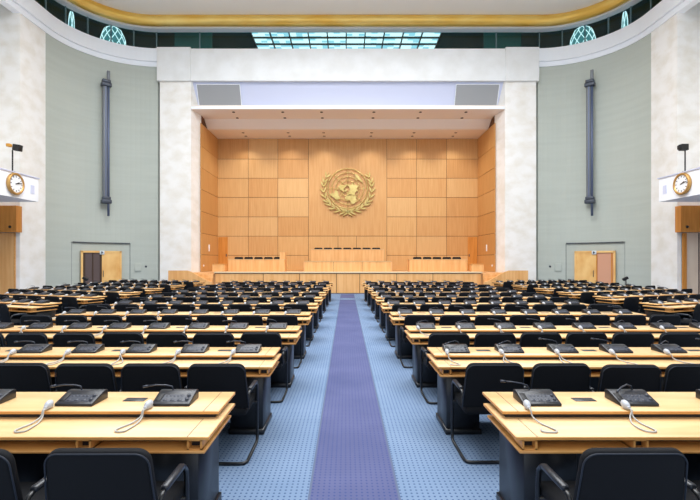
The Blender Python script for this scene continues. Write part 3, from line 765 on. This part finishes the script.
def ear_full(v):
    t = thing('earphone', '', 'earphone')
    m = MB(); e_piece(m); m.build('earpiece', 'earpiece', t); m = MB(); e_cable(m, v); m.build('cable', 'cable', t)
    remember(t); return t
def ear_far(v):
    m = MB(); e_piece(m); m.mat = 1; e_cable(m, v); o = m.build('earphone', ['earpiece', 'cable']); KIDS[o.name] = []
    return tag(o, '', 'earphone')

PROTO = {'chair': {}, 'console': {}, 'ear': {}}
MAKE = {'chair': {'full': [chair_full], 'far': [chair_far]},
        'console': {'full': [lambda: console_full(0), lambda: console_full(1), lambda: console_full(2)], 'far': [console_far]},
        'ear': {'full': [lambda v=v: ear_full(v) for v in range(4)], 'far': [lambda v=v: ear_far(v) for v in range(4)]}}
def put(kind, level, v, loc, rz, label, group):
    key = (level, v)
    if key not in PROTO[kind]:
        o = MAKE[kind][level][v](); PROTO[kind][key] = o
        o.location = loc; o.rotation_euler = (0, 0, rz); o['label'] = label; o['group'] = group
        return o
    return clone(PROTO[kind][key], loc, rz, label, group)

ORD = ['first', 'second', 'third', 'fourth', 'fifth', 'sixth', 'seventh', 'eighth', 'ninth', 'tenth']
def rown(i, n): return 'nearest' if i == 0 else 'farthest' if i == n-1 else ORD[i]+'-nearest'
def row(block, i, n, seats, sp, corner, rz, s, full, aisle):
    """corner: plan position of the aisle end at the raised shelf's front edge; s: -1 row runs left, +1 right."""
    L = seats*sp; fwd = Vector((-math.sin(rz), math.cos(rz), 0)); xax = Vector((math.cos(rz), math.sin(rz), 0))
    cen = Vector(corner)+xax*(s*L/2)
    inner = -s
    nm = rown(i, n)
    desk('long two-tier light wood desk, %s row of the %s block' % (nm, block), 'desks of the %s block' % block, L, seats, sp, sp/2, cen, rz, inner)
    lv = 'full' if full else 'far'
    for k in range(seats):
        base_ = Vector(corner)+xax*(s*(sp*(k+.5)))
        at = '%s from the %s, %s row, %s block' % (ORD[k], aisle, nm, block)
        cx = base_+xax*(s*(.02 if i == 0 else .09 if aisle[0] == 'c' else -.34)+rnd.uniform(-.003, .003))+fwd*(-.5+rnd.uniform(-.05, .02))
        crz = rz+rnd.uniform(-.012, .012)
        put('chair', lv, 0, cx, crz, 'black padded armchair, '+at, 'armchairs of the %s block' % block)
        put('console', lv, (0 if s < 0 else 1) if full and rnd.random() < .7 else (2 if full else 0), base_-Vector((.025, 0, 0))+fwd*.09+Vector((0, 0, ZT+.0005)), rz+rnd.uniform(-.03, .03), 'charcoal console with microphone, '+at, 'consoles of the %s block' % block)
        put('ear', lv, ((0 if rnd.random() < .7 else 1) if s < 0 else rnd.choice([2, 3, 1, 2])), base_-xax*.155+fwd*.015+Vector((0, 0, ZT+.0005)), rz+rnd.uniform(-.15, .15), 'grey earpiece with looped cable, '+at, 'earphones of the %s block' % block)

Drow = [2.93, 4.65, 6.32, 8.12, 9.92, 11.65, 13.5, 15.6, 17.5, 19.5]
Erow = {-1: [.94, .85, .785, .77, .755, .745, .735, .73, .71, .67], 1: [.93, .825, .795, .735, .71, .70, .69, .68, .65, .61]}
Nrow = [4, 6, 8, 8, 8, 8, 8, 8, 8, 8]
for s, blk in ((-1, 'left-centre'), (1, 'right-centre')):
    for i in range(10):
        row(blk, i, 10, Nrow[i], .66 if i == 0 else .58, (s*Erow[s][i], Drow[i], 0), 0, s, i < 6, 'centre aisle')
OUT = [(6.98, 9.7, 4), (6.95, 11.6, 6), (6.75, 13.3, 8), (6.8, 15.1, 8), (6.75, 17.1, 8), (6.7, 19.4, 8)]
for s, blk in ((-1, 'far-left'), (1, 'far-right')):
    rz = s*math.radians(20)
    fwd = Vector((-math.sin(rz), math.cos(rz), 0))
    for i, (x, y, n) in enumerate(OUT):
        c = Vector((s*x, y, 0))+fwd*.3
        row(blk, i, len(OUT), n, .6, tuple(c), rz, s, False, 'side aisle')
# cameras on tripods by the curved walls
for s, x in ((-1, -12.2), (1, 12.85)):
    t = thing('tripod_camera', 'small black tilted camera on a tripod standing below the %s doorway' % side_sign(s), 'camera', (x, 20.6, 0), 0, 'tripod cameras by the doorways')
    M_ = Matrix.Translation((0, 0, .86)) @ Matrix.Rotation(math.radians(28*-s), 4, 'Y')
    MB().box(-.12, .12, -.07, .07, 0, .12, .02, M=M_).build('camera_body', 'black', t)
    MB().tube([(0, 0, .45), (0, 0, .9)], .025, 8).build('column', 'black', t)
    for k in range(3):
        a = 2*PI*k/3+.5; MB().tube([(0, 0, .62), (.3*math.cos(a), .3*math.sin(a), .012)], .012, 6).build('leg', 'black', t)
# chairs on the stage
def stage_chairs(xs_, y, z, what):
    for k, x in enumerate(xs_):
        put('chair', 'far', 0, (x, y, z), PI, 'black chair %s from left behind the %s' % (ORD[k], what), 'chairs behind the %s' % what)
stage_chairs([-1.79+.585*i for i in range(7)], 26.75, 1.67, 'tall central stage desk')
stage_chairs([-6.42+.58*i for i in range(5)], 25.95, 1.1, 'left stage desk')
stage_chairs([4.08+.58*i for i in range(5)], 25.95, 1.1, 'right stage desk')

# ------------------------------------------------------------------ light
for i, x in enumerate(dl_x):
    for y, z in ((25.3, 9.93), (27.6, 9.5)):
        ld = bpy.data.lights.new('stage_lamp', 'SPOT'); ld.energy = 130; ld.color = (1, .96, .86); ld.spot_size = math.radians(120); ld.spot_blend = .8; ld.shadow_soft_size = .12
        lo = link('stage_lamp', ld); lo.location = (x, y, z)
        lo.rotation_euler = (math.radians(12 if y < 26 else 0), 0, 0)
w = bpy.data.worlds.new('world'); scn.world = w; w.use_nodes = True
bg = w.node_tree.nodes['Background']; bg.inputs['Color'].default_value = (.88, .94, 1, 1); bg.inputs['Strength'].default_value = 1.25

# ------------------------------------------------------------------ camera
cd = bpy.data.cameras.new('camera'); cam = link('camera', cd)
cam.location = (-.1, 0, 1.78); cam.rotation_euler = (PI/2, 0, 0)
cd.sensor_width = 36; cd.lens = 445/700*36; cd.shift_x = 3.8/700; cd.shift_y = 10/700; cd.clip_end = 200
scn.camera = cam
vs = scn.view_settings; vs.view_transform = 'Standard'; vs.look = 'None'; vs.exposure = 0; vs.gamma = 1; vs.use_curve_mapping = False
